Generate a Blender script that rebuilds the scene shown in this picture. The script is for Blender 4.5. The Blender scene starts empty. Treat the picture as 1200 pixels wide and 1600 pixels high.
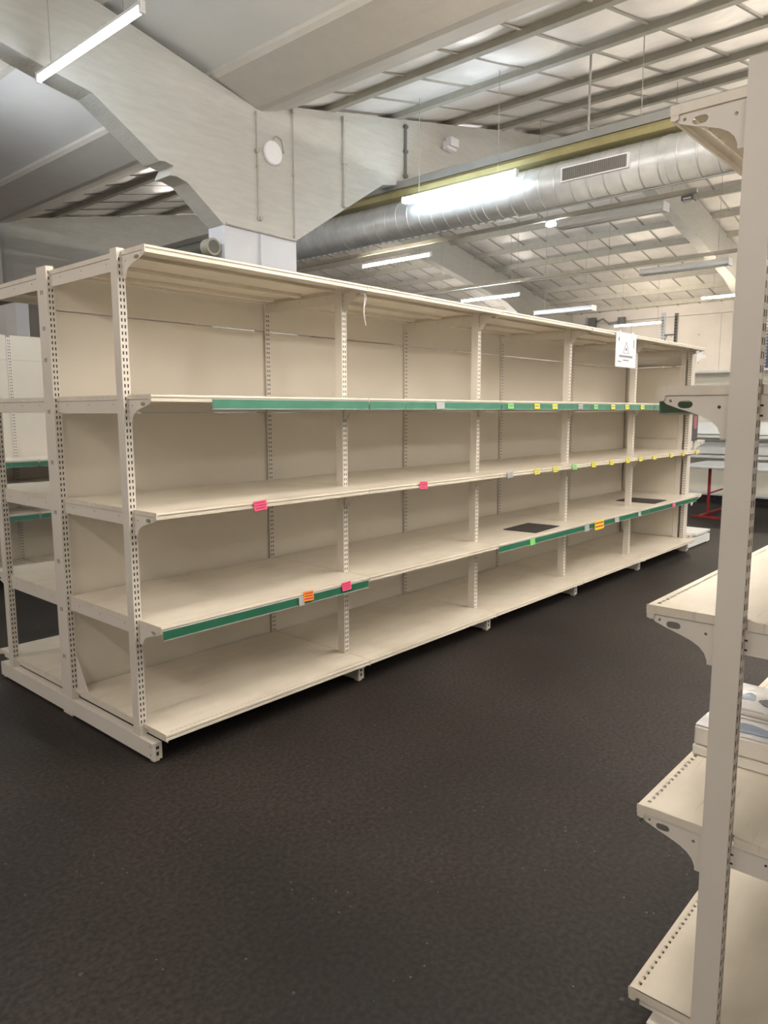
import bpy, bmesh, math, random
from mathutils import Vector, Matrix
random.seed(7)
S = bpy.context.scene
COL = S.collection
PI = math.pi

# ------------------------------------------------------------------ materials
def nodes_of(name):
    m = bpy.data.materials.new(name)
    m.use_nodes = True
    nt = m.node_tree
    return m, nt, nt.nodes['Principled BSDF']

def paint(name, col, rough=.45, metal=0.0, var=.06, scale=9.0, bump=0.0, bscale=60.0, spec=.5, coat=0.0, stretch=(1, 1, 1)):
    m, nt, b = nodes_of(name)
    N = nt.nodes.new
    tc = N('ShaderNodeTexCoord')
    mp = N('ShaderNodeMapping'); mp.inputs['Scale'].default_value = stretch
    nt.links.new(tc.outputs['Object'], mp.inputs[0])
    nz = N('ShaderNodeTexNoise'); nz.inputs['Scale'].default_value = scale; nz.inputs['Detail'].default_value = 5
    nt.links.new(mp.outputs[0], nz.inputs['Vector'])
    r = N('ShaderNodeValToRGB')
    r.color_ramp.elements[0].position = .3; r.color_ramp.elements[1].position = .7
    r.color_ramp.elements[0].color = [max(0, c * (1 - var)) for c in col] + [1]
    r.color_ramp.elements[1].color = [min(1, c * (1 + var)) for c in col] + [1]
    nt.links.new(nz.outputs['Fac'], r.inputs[0])
    nt.links.new(r.outputs[0], b.inputs['Base Color'])
    b.inputs['Roughness'].default_value = rough
    b.inputs['Metallic'].default_value = metal
    b.inputs['Specular IOR Level'].default_value = spec
    b.inputs['Coat Weight'].default_value = coat
    if bump:
        n2 = N('ShaderNodeTexNoise'); n2.inputs['Scale'].default_value = bscale; n2.inputs['Detail'].default_value = 4
        nt.links.new(mp.outputs[0], n2.inputs['Vector'])
        bp = N('ShaderNodeBump'); bp.inputs['Strength'].default_value = bump; bp.inputs['Distance'].default_value = .02
        nt.links.new(n2.outputs['Fac'], bp.inputs['Height'])
        nt.links.new(bp.outputs[0], b.inputs['Normal'])
    return m

def glow(name, col, strength):
    m, nt, b = nodes_of(name)
    b.inputs['Base Color'].default_value = (.9, .9, .9, 1)
    b.inputs['Emission Color'].default_value = (*col, 1)
    b.inputs['Emission Strength'].default_value = strength
    return m

CREAM = paint('cream powder coat', (.75, .705, .635), .38, var=.025, scale=3)
SHELF = paint('cream shelf enamel', (.77, .71, .605), .33, var=.05, scale=5, stretch=(.6, 3, 1))
PANEL = paint('cream back panel', (.72, .67, .58), .30, var=.03, scale=2)
DARK = paint('dark slot', (.05, .042, .035), .8)
GREEN = paint('green price strip', (.032, .175, .10), .35, var=.1)
GREENL = paint('pale green price strip', (.085, .275, .19), .3, var=.1)
PINK = paint('pink tag card', (.95, .10, .25), .6)
ORANGE = paint('orange tag card', (1, .30, .02), .6)
YELLOW = paint('yellow tag card', (.85, .78, .04), .6)
YELLOWD = paint('yellow sign card', (.92, .66, .02), .6)
LIME = paint('green tag card', (.22, .66, .16), .6)
CLEAR = paint('grey clear tag', (.45, .47, .46), .25)
INKR = paint('red ink', (.45, .02, .06), .7)
INK = paint('black ink', (.03, .03, .04), .7)
INKG = paint('grey ink', (.28, .28, .33), .7)
PAPER = paint('white paper', (.80, .82, .88), .5, var=.01)
TAPE = paint('clear tape', (.88, .93, .97), .12)
MATBLACK = paint('black rubber sheet', (.045, .04, .04), .6, var=.25, scale=25)
STEEL = paint('grey steel', (.36, .36, .34), .45, metal=.6)
GALV = paint('galvanised duct', (.72, .74, .75), .36, metal=.5, var=.12, scale=7, bump=.05, bscale=14)
GRILLE = paint('grille dark', (.16, .15, .14), .6)
TRAYY = paint('yellow jacket', (.36, .32, .15), .55, var=.1)
CABLE = paint('grey cable', (.38, .37, .34), .6)
TRUNK = paint('painted conduit', (.44, .43, .385), .6)
CONCR = paint('cream painted concrete', (.54, .535, .50), .7, var=.06, scale=5, bump=.25, bscale=30, stretch=(1, 1, 6))
GUTTER = paint('smooth gutter render', (.52, .49, .44), .65, var=.03, bump=.05)
WHITEP = paint('white painted column', (.60, .615, .66), .6, var=.02, bump=.1)
PURLIN = paint('grey beige purlin', (.48, .46, .40), .55, var=.07)
SHEET = paint('foil roof sheet', (.80, .765, .73), .38, var=.10, scale=2.2, bump=.5, bscale=5)
SHEETD = paint('dull roof sheet', (.64, .63, .61), .6, var=.05, scale=1.5)
BATTEN = paint('batten', (.42, .39, .34), .6)
WALLP = paint('concrete wall panel', (.74, .69, .65), .7, var=.05, scale=2, bump=.15, bscale=20)
WALLG = paint('grey wall panel', (.53, .52, .51), .75, var=.05, scale=2)
WHITE = paint('white plastic', (.86, .86, .90), .4, var=.01)
LAMPG = paint('lamp housing', (.84, .86, .87), .35, var=.03)
LAMPT = paint('unlit tube', (.84, .85, .86), .25, var=.01)
PIPE = paint('dark pipe', (.075, .08, .065), .5)
COLLAR = paint('pipe collar', (.30, .28, .22), .5)
RED = paint('red lacquer', (.33, .03, .035), .4)
TABLEW = paint('white table top', (.78, .83, .86), .25, var=.06, scale=12)
SHELFW = paint('white shelf', (.84, .86, .86), .35, var=.02)
PLINTH = paint('black plinth', (.02, .02, .022), .5)
WALLSH = paint('wall shelf back panel', (.76, .73, .64), .45, var=.03)
RACKB = paint('blue rack steel', (.05, .065, .14), .45)
RACKG = paint('dark grey rack steel', (.16, .16, .16), .5)
RACKW = paint('pale rack steel', (.62, .66, .72), .4)
BOXW = paint('white carton', (.80, .76, .70), .30, var=.03)
FILM = paint('shrink film', (.86, .86, .88), .10, var=.03, bump=.35, bscale=14, coat=.6)
PRINT = paint('dark glossy print', (.03, .04, .07), .12, var=.6, scale=9, bump=.5, bscale=12, coat=.8)
REFLECTB = paint('painted blue reflection', (.25, .32, .45), .10, var=.7, scale=8, bump=.6, bscale=10, coat=.8)  # bluish reflection on the carton film, put into the colour
POSTER = paint('dark carton', (.10, .09, .10), .45, var=.3, scale=20)
POSTERP = paint('pink print', (.46, .16, .20), .5, var=.3, scale=30)

def floor_mat():
    m, nt, b = nodes_of('dark worn asphalt floor')
    N = nt.nodes.new; L = nt.links.new
    tc = N('ShaderNodeTexCoord')
    n1 = N('ShaderNodeTexNoise'); n1.inputs['Scale'].default_value = .8; n1.inputs['Detail'].default_value = 7
    n2 = N('ShaderNodeTexNoise'); n2.inputs['Scale'].default_value = 55; n2.inputs['Detail'].default_value = 5
    v = N('ShaderNodeTexVoronoi'); v.inputs['Scale'].default_value = 26; v.inputs['Randomness'].default_value = 1
    n3 = N('ShaderNodeTexNoise'); n3.inputs['Scale'].default_value = 5; n3.inputs['Detail'].default_value = 2
    for n in (n1, n2, v, n3): L(tc.outputs['Object'], n.inputs['Vector'])
    r1 = N('ShaderNodeValToRGB')
    r1.color_ramp.elements[0].position = .3; r1.color_ramp.elements[0].color = (.0105, .0088, .0079, 1)
    r1.color_ramp.elements[1].position = .72; r1.color_ramp.elements[1].color = (.030, .027, .0255, 1)
    L(n1.outputs['Fac'], r1.inputs[0])
    r2 = N('ShaderNodeValToRGB')
    r2.color_ramp.elements[0].position = .35; r2.color_ramp.elements[0].color = (.5, .5, .5, 1)
    r2.color_ramp.elements[1].position = .7; r2.color_ramp.elements[1].color = (1.75, 1.72, 1.68, 1)
    L(n2.outputs['Fac'], r2.inputs[0])
    mu = N('ShaderNodeMix'); mu.data_type = 'RGBA'; mu.blend_type = 'MULTIPLY'; mu.inputs[0].default_value = 1
    L(r1.outputs[0], mu.inputs[6]); L(r2.outputs[0], mu.inputs[7])
    # pale flecks of wear
    a = N('ShaderNodeMath'); a.operation = 'LESS_THAN'; a.inputs[1].default_value = .10
    L(v.outputs['Distance'], a.inputs[0])
    c = N('ShaderNodeMath'); c.operation = 'GREATER_THAN'; c.inputs[1].default_value = .56
    L(n3.outputs['Fac'], c.inputs[0])
    d = N('ShaderNodeMath'); d.operation = 'MULTIPLY'
    L(a.outputs[0], d.inputs[0]); L(c.outputs[0], d.inputs[1])
    e = N('ShaderNodeMath'); e.operation = 'MULTIPLY'; e.inputs[1].default_value = .5
    L(d.outputs[0], e.inputs[0])
    mx = N('ShaderNodeMix'); mx.data_type = 'RGBA'
    L(e.outputs[0], mx.inputs[0]); L(mu.outputs[2], mx.inputs[6]); mx.inputs[7].default_value = (.17, .165, .155, 1)
    # broad reddish-brown staining and a few larger pale chips
    n4 = N('ShaderNodeTexNoise'); n4.inputs['Scale'].default_value = 1.3; n4.inputs['Detail'].default_value = 4
    L(tc.outputs['Object'], n4.inputs['Vector'])
    r4 = N('ShaderNodeValToRGB')
    r4.color_ramp.elements[0].position = .35; r4.color_ramp.elements[0].color = (1.0, .98, .98, 1)
    r4.color_ramp.elements[1].position = .7; r4.color_ramp.elements[1].color = (1.12, .95, .86, 1)
    L(n4.outputs['Fac'], r4.inputs[0])
    m4 = N('ShaderNodeMix'); m4.data_type = 'RGBA'; m4.blend_type = 'MULTIPLY'; m4.inputs[0].default_value = 1
    L(mx.outputs[2], m4.inputs[6]); L(r4.outputs[0], m4.inputs[7])
    v2 = N('ShaderNodeTexVoronoi'); v2.inputs['Scale'].default_value = 4.5
    ds = N('ShaderNodeTexNoise'); ds.inputs['Scale'].default_value = 40
    L(tc.outputs['Object'], v2.inputs['Vector']); L(tc.outputs['Object'], ds.inputs['Vector'])
    sm = N('ShaderNodeMath'); sm.operation = 'MULTIPLY_ADD'; sm.inputs[1].default_value = .12
    L(ds.outputs['Fac'], sm.inputs[0]); L(v2.outputs['Distance'], sm.inputs[2])
    lt = N('ShaderNodeMath'); lt.operation = 'LESS_THAN'; lt.inputs[1].default_value = .094
    L(sm.outputs[0], lt.inputs[0])
    hf = N('ShaderNodeMath'); hf.operation = 'MULTIPLY'; hf.inputs[1].default_value = .45
    L(lt.outputs[0], hf.inputs[0])
    m5 = N('ShaderNodeMix'); m5.data_type = 'RGBA'
    L(hf.outputs[0], m5.inputs[0]); L(m4.outputs[2], m5.inputs[6]); m5.inputs[7].default_value = (.12, .115, .105, 1)
    L(m5.outputs[2], b.inputs['Base Color'])
    b.inputs['Roughness'].default_value = .62
    b.inputs['Specular IOR Level'].default_value = .35
    bp = N('ShaderNodeBump'); bp.inputs['Strength'].default_value = .2; bp.inputs['Distance'].default_value = .003
    L(n2.outputs['Fac'], bp.inputs['Height']); L(bp.outputs[0], b.inputs['Normal'])
    return m
FLOOR = floor_mat()

def add_scuffs(m):
    nt = m.node_tree; N = nt.nodes.new; L = nt.links.new
    b = nt.nodes['Principled BSDF']
    src = b.inputs['Base Color'].links[0].from_socket
    tc = N('ShaderNodeTexCoord')
    mp = N('ShaderNodeMapping'); mp.inputs['Scale'].default_value = (2.2, 30, 1)
    n = N('ShaderNodeTexNoise'); n.inputs['Scale'].default_value = 2.4; n.inputs['Detail'].default_value = 3
    n2 = N('ShaderNodeTexNoise'); n2.inputs['Scale'].default_value = 3.5; n2.inputs['Detail'].default_value = 6
    oi = N('ShaderNodeObjectInfo')
    ad = N('ShaderNodeVectorMath'); ad.operation = 'ADD'
    sc = N('ShaderNodeVectorMath'); sc.operation = 'SCALE'; sc.inputs[0].default_value = (31, 17, 0)
    L(oi.outputs['Random'], sc.inputs['Scale']); L(tc.outputs['Object'], ad.inputs[0]); L(sc.outputs[0], ad.inputs[1])
    L(ad.outputs[0], mp.inputs[0]); L(mp.outputs[0], n.inputs['Vector']); L(ad.outputs[0], n2.inputs['Vector'])
    r = N('ShaderNodeValToRGB'); r.color_ramp.elements[0].position = .635; r.color_ramp.elements[0].color = (0, 0, 0, 1)
    r.color_ramp.elements[1].position = .70; r.color_ramp.elements[1].color = (.28, .28, .28, 1)
    L(n.outputs['Fac'], r.inputs[0])
    r2 = N('ShaderNodeValToRGB'); r2.color_ramp.elements[0].position = .50; r2.color_ramp.elements[0].color = (0, 0, 0, 1)
    r2.color_ramp.elements[1].position = .80; r2.color_ramp.elements[1].color = (.30, .30, .30, 1)
    L(n2.outputs['Fac'], r2.inputs[0])
    a = N('ShaderNodeMath'); a.operation = 'MAXIMUM'; L(r.outputs[0], a.inputs[0]); L(r2.outputs[0], a.inputs[1])
    mx = N('ShaderNodeMix'); mx.data_type = 'RGBA'; L(a.outputs[0], mx.inputs[0]); L(src, mx.inputs[6]); mx.inputs[7].default_value = (.36, .28, .20, 1)
    L(mx.outputs[2], b.inputs['Base Color'])
add_scuffs(SHELF)

# ------------------------------------------------------------------ mesh builder
class MB:
    def __init__(s):
        s.v = []; s.f = []; s.m = []; s.cur = 0
    def add(s, verts, faces):
        o = len(s.v); s.v += [tuple(p) for p in verts]
        for f in faces:
            s.f.append([i + o for i in f]); s.m.append(s.cur)
        return s
    def box(s, x0, x1, y0, y1, z0, z1):
        return s.add([(x0, y0, z0), (x1, y0, z0), (x1, y1, z0), (x0, y1, z0), (x0, y0, z1), (x1, y0, z1), (x1, y1, z1), (x0, y1, z1)],
                     [(0, 3, 2, 1), (4, 5, 6, 7), (0, 1, 5, 4), (1, 2, 6, 5), (2, 3, 7, 6), (3, 0, 4, 7)])
    def mat(s, i):
        s.cur = i; return s
    def prism(s, poly, axis, a, b):
        """poly: list of 2D points; axis: extrusion axis 0/1/2 from a to b (other two axes in order)"""
        n = len(poly)
        def P(p, t):
            q = [p[0], p[1]]; q.insert(axis, t); return q
        vs = [P(p, a) for p in poly] + [P(p, b) for p in poly]
        area = sum(poly[i][0] * poly[(i + 1) % n][1] - poly[(i + 1) % n][0] * poly[i][1] for i in range(n))
        flip = (area > 0) ^ (axis == 1)
        c0 = list(range(n)); c1 = list(range(n, 2 * n))
        fs = [c0[::-1], c1] if flip else [c0, c1[::-1]]
        for i in range(n):
            j = (i + 1) % n
            fs.append((i, j, n + j, n + i) if flip else (j, i, n + i, n + j))
        return s.add(vs, fs)
    def tube(s, pts, r, n=10, cap=True):
        pts = [Vector(p) for p in pts]
        rs = r if isinstance(r, (list, tuple)) else [r] * len(pts)
        vs = []; fs = []
        for k, p in enumerate(pts):
            d = (pts[min(k + 1, len(pts) - 1)] - pts[max(k - 1, 0)]).normalized()
            up = Vector((0, 0, 1)) if abs(d.z) < .9 else Vector((1, 0, 0))
            u = d.cross(up).normalized(); w = u.cross(d)
            for i in range(n):
                a = 2 * PI * i / n
                vs.append(p + (u * math.cos(a) + w * math.sin(a)) * rs[k])
        for k in range(len(pts) - 1):
            for i in range(n):
                j = (i + 1) % n
                fs.append((k * n + i, k * n + j, (k + 1) * n + j, (k + 1) * n + i))
        if cap:
            fs.append(list(range(n))[::-1]); fs.append([(len(pts) - 1) * n + i for i in range(n)])
        return s.add(vs, fs)
    def grid(s, us, ws, skip, place):
        """sheet with holes; place(u, w) -> 3D"""
        idx = {}
        vs = []; fs = []
        def g(i, j):
            if (i, j) not in idx:
                idx[(i, j)] = len(vs); vs.append(place(us[i], ws[j]))
            return idx[(i, j)]
        for i in range(len(us) - 1):
            for j in range(len(ws) - 1):
                if skip(i, j): continue
                fs.append((g(i, j), g(i + 1, j), g(i + 1, j + 1), g(i, j + 1)))
        return s.add(vs, fs)
    def mesh(s, name, mats, smooth=False):
        me = bpy.data.meshes.new(name)
        me.from_pydata(s.v, [], s.f)
        for m in (mats if isinstance(mats, (list, tuple)) else [mats]): me.materials.append(m)
        for p, i in zip(me.polygons, s.m): p.material_index = i
        if smooth:
            for p in me.polygons: p.use_smooth = True
        me.update()
        return me
    def build(s, name, mats, parent=None, loc=(0, 0, 0), smooth=False, recalc=False):
        me = s.mesh(name, mats, smooth)
        if recalc:
            bm = bmesh.new(); bm.from_mesh(me); bmesh.ops.recalc_face_normals(bm, faces=bm.faces); bm.to_mesh(me); bm.free()
        return link(name, me, parent, loc)

def link(name, me, parent=None, loc=(0, 0, 0), rotz=0):
    o = bpy.data.objects.new(name, me); COL.objects.link(o)
    o.location = loc; o.rotation_euler = (0, 0, rotz)
    if parent is not None: o.parent = parent
    return o

def bevel(o, w=.003, seg=2):
    md = o.modifiers.new('bevel', 'BEVEL'); md.width = w; md.segments = seg; md.limit_method = 'ANGLE'
    return o

def plate(outer, holes, axis, t0, t1, mats, name):
    """flat plate with holes cut through, thickness t0..t1 along axis"""
    bm = bmesh.new()
    def P(p, t):
        q = [p[0], p[1]]; q.insert(axis, t); return q
    edges = []
    for loop in [outer] + holes:
        vs = [bm.verts.new(P(p, t0)) for p in loop]
        edges += [bm.edges.new((vs[i], vs[(i + 1) % len(vs)])) for i in range(len(vs))]
    r = bmesh.ops.triangle_fill(bm, use_beauty=True, use_dissolve=False, edges=edges)
    faces = [f for f in bm.faces]
    ex = bmesh.ops.extrude_face_region(bm, geom=faces)
    dv = [0, 0, 0]; dv[axis] = t1 - t0
    bmesh.ops.translate(bm, vec=dv, verts=[v for v in ex['geom'] if isinstance(v, bmesh.types.BMVert)])
    bmesh.ops.recalc_face_normals(bm, faces=bm.faces)
    me = bpy.data.meshes.new(name); bm.to_mesh(me); bm.free()
    for m in (mats if isinstance(mats, (list, tuple)) else [mats]): me.materials.append(m)
    return me

def tag(o, label, cat, group=None, kind=None):
    o['label'] = label; o['category'] = cat
    if group: o['group'] = group
    if kind: o['kind'] = kind
    return o
def struct(o, label, cat, group=None):
    return tag(o, label, cat, group, 'structure')
def thing(name, loc, label, cat, group=None, rotz=0):
    o = bpy.data.objects.new(name, None); COL.objects.link(o)
    o.location = loc; o.rotation_euler = (0, 0, rotz); o.empty_display_size = .1
    return tag(o, label, cat, group)

# ------------------------------------------------------------------ shelving components (cached meshes)
W = 1.33; D = .835
CACHE = {}
def cached(key, fn):
    if key not in CACHE: CACHE[key] = fn()
    return CACHE[key]

def slotted_post(w, d, z0, z1, marks=False):
    """hollow post centred on x=0, front face at y=0, depth d, two slot columns front and back"""
    b = MB()
    xs = [-w / 2, -.0105, -.0045, .0045, .0105, w / 2]
    zs = [z0]; holes = []
    z = z0 + .06
    while z + .03 < z1:
        zs += [z, z + .0145]; holes.append(len(zs) - 2); z += .0275
    zs.append(z1)
    hs = set(holes)
    sk = lambda i, j: j in hs and i in (1, 3)
    b.grid(xs, zs, sk, lambda u, v: (u, 0, v))
    b.grid(xs[::-1], zs, sk, lambda u, v: (u, d, v))
    b.add([(-w / 2, 0, z0), (-w / 2, 0, z1), (-w / 2, d, z1), (-w / 2, d, z0)], [(0, 1, 2, 3)])
    b.add([(w / 2, 0, z0), (w / 2, d, z0), (w / 2, d, z1), (w / 2, 0, z1)], [(0, 1, 2, 3)])
    b.add([(-w / 2, 0, z1), (w / 2, 0, z1), (w / 2, d, z1), (-w / 2, d, z1)], [(0, 1, 2, 3)])
    b.add([(-w / 2, 0, z0), (w / 2, 0, z0), (w / 2, d, z0), (-w / 2, d, z0)], [(3, 2, 1, 0)])
    b.mat(1)
    b.box(-w / 2 + .003, w / 2 - .003, .004, .007, z0 + .01, z1 - .02); b.box(-w / 2 + .003, w / 2 - .003, d - .007, d - .004, z0 + .01, z1 - .02)  # dark plates inside the post, painting the shade seen through the slots
    if marks:
        for zz in (.30, .55, .80, 1.05, 1.30, 1.55, 1.80, 1.95, 2.12):
            for yy in (.045, .062):
                b.box(-w / 2 - .0008, -w / 2 + .002, yy, yy + .005, zz, zz + .02)
                b.box(w / 2 - .002, w / 2 + .0008, yy, yy + .005, zz, zz + .02)
    return b.mesh('slotted post', [CREAM, DARK])

def shelf_mesh(yl, yp, yr, xa, xb, base=False, posts=True, mat=None, holes=True, w=W, rows=True):
    """sheet steel shelf: top at z=0, front lip y=yl, post front y=yp, rear y=yr"""
    b = MB()
    if holes:
        xs = [xa, xa + .019]; hc = []
        x = xa + .035
        while x + .012 < xb - .019:
            xs += [x, x + .011]; hc.append(len(xs) - 2); x += .0242
        xs += [xb - .017, xb]
        hset = set(hc)
        ys = [yl, yl + .013, yl + .0215, yp - .004, yp + .060, yp + .078, yp + .0855, yr]
        last = len(xs) - 2
        def sk(i, j):
            if posts and j == 3 and i in (0, last): return True
            return i in hset and (j == 1 or (j == 5 and rows))
    else:
        xs = [xa, xb]; ys = [yl, yr]; sk = lambda i, j: False
    b.grid(xs, ys, sk, lambda u, v: (u, v, 0))
    # inner layer a few millimetres lower gives the sheet its thickness
    b.grid(xs, ys[::-1], lambda i, j: sk(i, len(ys) - 2 - j), lambda u, v: (u, v, -.003))
    # rolled front lip with a ticket channel
    b.prism([(yl + .002, 0), (yl - .002, -.003), (yl - .003, -.010), (yl + .003, -.013), (yl + .003, -.019), (yl - .001, -.021), (yl - .001, -.030), (yl + .008, -.033), (yl + .016, -.030), (yl + .016, -.003)], 0, xa, xb)
    # side flanges
    if posts:
        for (p, q) in ((yl + .017, yp - .004), (yp + .061, yr)):
            b.box(xa, xa + .003, p, q, -.020, 0); b.box(xb - .003, xb, p, q, -.020, 0)
    else:
        b.box(xa, xa + .003, yl + .017, yr, -.020, 0); b.box(xb - .003, xb, yl + .017, yr, -.020, 0)
    b.box(xa - .0005, xa + .002, yl - .002, yl + .019, -.021, 0); b.box(xb - .002, xb + .0005, yl - .002, yl + .019, -.021, 0)
    b.box(xa + .004, xb - .004, yr - .012, yr, -.022, -.0035)
    if not base:
        # stiffening channels below
        for t in (.35, .72):
            y = yp + .06 + (yr - yp) * t
            b.box(xa + .05, xb - .05, y, y + .05, -.022, -.0035)
        b.box(xa + .05, xb - .05, yp + .02, yp + .045, -.018, -.0035)
    return b.mesh('shelf', mat or SHELF)

def nose_mesh(yl, yp):
    L = yp - yl
    Y = lambda u: yl + .010 + (L - .010) * u
    o = [(Y(1), -.022), (Y(0), -.022), (Y(-.01), -.030), (Y(.06), -.039), (Y(.25), -.049), (Y(.45), -.058), (Y(.62), -.067), (Y(.74), -.077), (Y(.82), -.089), (Y(.865), -.104), (Y(.87), -.114), (Y(1), -.114)]
    cx, cz, rx, rz = Y(.34), -.040, (L) * .105, .0085
    hole = []
    for k in range(16):
        a = 2 * PI * k / 16
        hole.append((cx + math.copysign(abs(math.cos(a)) ** .6, math.cos(a)) * rx, cz + math.sin(a) * rz))
    def dot(u, z, r=.004):
        return [(Y(u) + r * math.cos(2 * PI * k / 8), z + r * math.sin(2 * PI * k / 8)) for k in range(8)]
    return plate(o, [hole, dot(.12, -.032, .0035), dot(.83, -.046)], 0, -.0015, .0015, CREAM, 'nose bracket')

def arm_mesh(yp, yr):
    b = MB()
    b.box(-.0018, .0018, yp + .056, yr + .003, -.075, -.021)
    b.box(-.006, .006, yp + .06, yr, -.0205, -.0195)
    b.mat(1)
    b.box(-.0024, .0024, yp + .056, yp + .062, -.045, -.041)
    b.box(-.0024, .0024, yp + .056, yp + .062, -.066, -.062)
    for t in (.12, .5, .85):
        y = yp + .056 + (yr - yp - .06) * t
        b.box(-.0022, .0022, y, y + .005, -.042, -.037)
    return b.mesh('shelf arm', [CREAM, DARK])

def foot_mesh(depth):
    b = MB()
    b.box(0, .045, 0, depth, .012, .089)
    b.box(.008, .037, .01, .04, 0, .012); b.box(.008, .037, depth - .05, depth - .02, 0, .012)
    b.mat(1)
    b.box(.014, .030, -.001, .004, .060, .074); b.box(.016, .028, -.001, .004, .030, .048)
    b.box(-.0006, .002, .02, .026, .03, .036); b.box(-.0006, .002, .02, .026, .068, .074)
    return b.mesh('base foot', [CREAM, DARK])

def strip(parent, x0, x1, yl, mat=None):
    b = MB(); b.prism([(yl - .0055, -.018), (yl - .0035, -.0165), (yl - .0005, -.060), (yl - .0035, -.061)], 0, x0, x1)
    b.mat(1); b.prism([(yl - .0062, -.016), (yl - .0030, -.0145), (yl - .0030, -.0180), (yl - .0062, -.0185)], 0, x0, x1)
    b.prism([(yl - .0044, -.0585), (yl - .0002, -.0580), (yl - .0002, -.0625), (yl - .0042, -.0625)], 0, x0, x1)
    return b.build('price_strip', [mat or GREEN, CLEAR], parent)

def price_tag(parent, x, yl, mat, w=.062, h=.042, ztop=-.004, ink=INKR, tilt=0, label=None, lines=3):
    b = MB(); b.box(-w / 2, w / 2, -.0015, .0015, -h, 0)
    b.mat(1)
    if lines:
        lh = h / (lines + .6)
        for k in range(lines):
            xx = -w / 2 + .006
            while xx < w / 2 - .010:
                ww = random.uniform(.003, .009)
                b.box(xx, min(xx + ww, w / 2 - .004), -.0019, -.0014, -lh * (k + .95), -lh * (k + .45)); xx += ww + .002
    o = b.build('price_tag', [mat, ink], parent, (x, yl - .008, ztop))
    o.rotation_euler = (math.radians(-6), math.radians(tilt), 0)
    if label: o['label'] = label
    return o

PAN_Z = [.095, .545, 1.048, 1.555, 2.046, 2.225]
def make_bay(loc, label, group, rotz=0, levels=(2.2294, 1.6313, 1.1337, .6346), base_z=.1469, yl=-.07, ypost=.115, depth=D,
             left=True, right=False, left_upright=True, right_upright=False, panels=True, marks=False, rows=True, foot_y=0, top_lip=None, w=W, name='shelving_bay', gusset=False):
    t = thing(name, loc, label, 'shelf unit', group, rotz)
    yu = depth - .061; yr = yu - .002
    pc = .025
    sides = ([0] if left else []) + ([w] if right else [])
    for sx in sides:
        link('base_foot', cached(('foot', depth, foot_y), lambda: foot_mesh(depth - foot_y)), t, (sx + .0025, foot_y, 0))
        link('front_post', cached(('post',), lambda: slotted_post(.036, .055, .09, 2.24)), t, (sx + pc, ypost, 0))
    for sx in ([0] if left_upright else []) + ([w] if right_upright else []):
        link('rear_upright', cached(('upr', marks), lambda: slotted_post(.038, .102, .09, 2.25, marks)), t, (sx + pc, yu, 0))
        fb = MB(); fb.box(-.022, .022, .004, .098, 0, .09)
        fb.build('upright_foot', CREAM, t, (sx + pc, yu, 0))
    if panels:
        def pm(k):
            b = MB(); b.box(.046, w + .004, yu + .014, yu + .026, PAN_Z[k] + .003, PAN_Z[k + 1] - .003)
            return b.mesh('back panel', PANEL)
        for k in range(5):
            link('back_panel', cached(('pan', k, w, depth), lambda: pm(k)), t)
    if gusset:
        b = MB(); b.prism([(yu - .002, .15), (yu - .115, .15), (yu - .105, .17), (yu - .012, .30), (yu - .002, .30)], 0, pc + .012, pc + .016)
        b.build('corner_gusset', CREAM, t)
    shelves = []
    for k, z in enumerate(list(levels) + [base_z]):
        base = k == len(levels)
        me = cached(('shelf', yl, ypost, depth, base, w, rows), lambda: shelf_mesh(yl, ypost, yr, .027, w + .0235, base, rows=rows))
        s = link('shelf', me, t, (0, 0, z))
        shelves.append(s)
        if not base:
            for sx in (pc + .007, w + pc - .007):
                link('nose_bracket', cached(('nose', yl, ypost), lambda: nose_mesh(yl, ypost)), s, (sx, 0, 0))
                link('shelf_arm', cached(('arm', ypost, depth), lambda: arm_mesh(ypost, yu)), s, (sx, 0, 0))
        else:
            for k2, sx in enumerate((.047, w + .002)):
                b = MB(); b.box(sx, sx + .003, yl + .02, yr, -.050, -.0035)
                b.mat(1)
                y = .0
                while y < yr - .05:
                    b.box(sx - .0008, sx + .0005, y, y + .010, -.034, -.022); y += .026
                b.build('base_rail', [CREAM, DARK], s)
    return t, shelves

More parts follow.
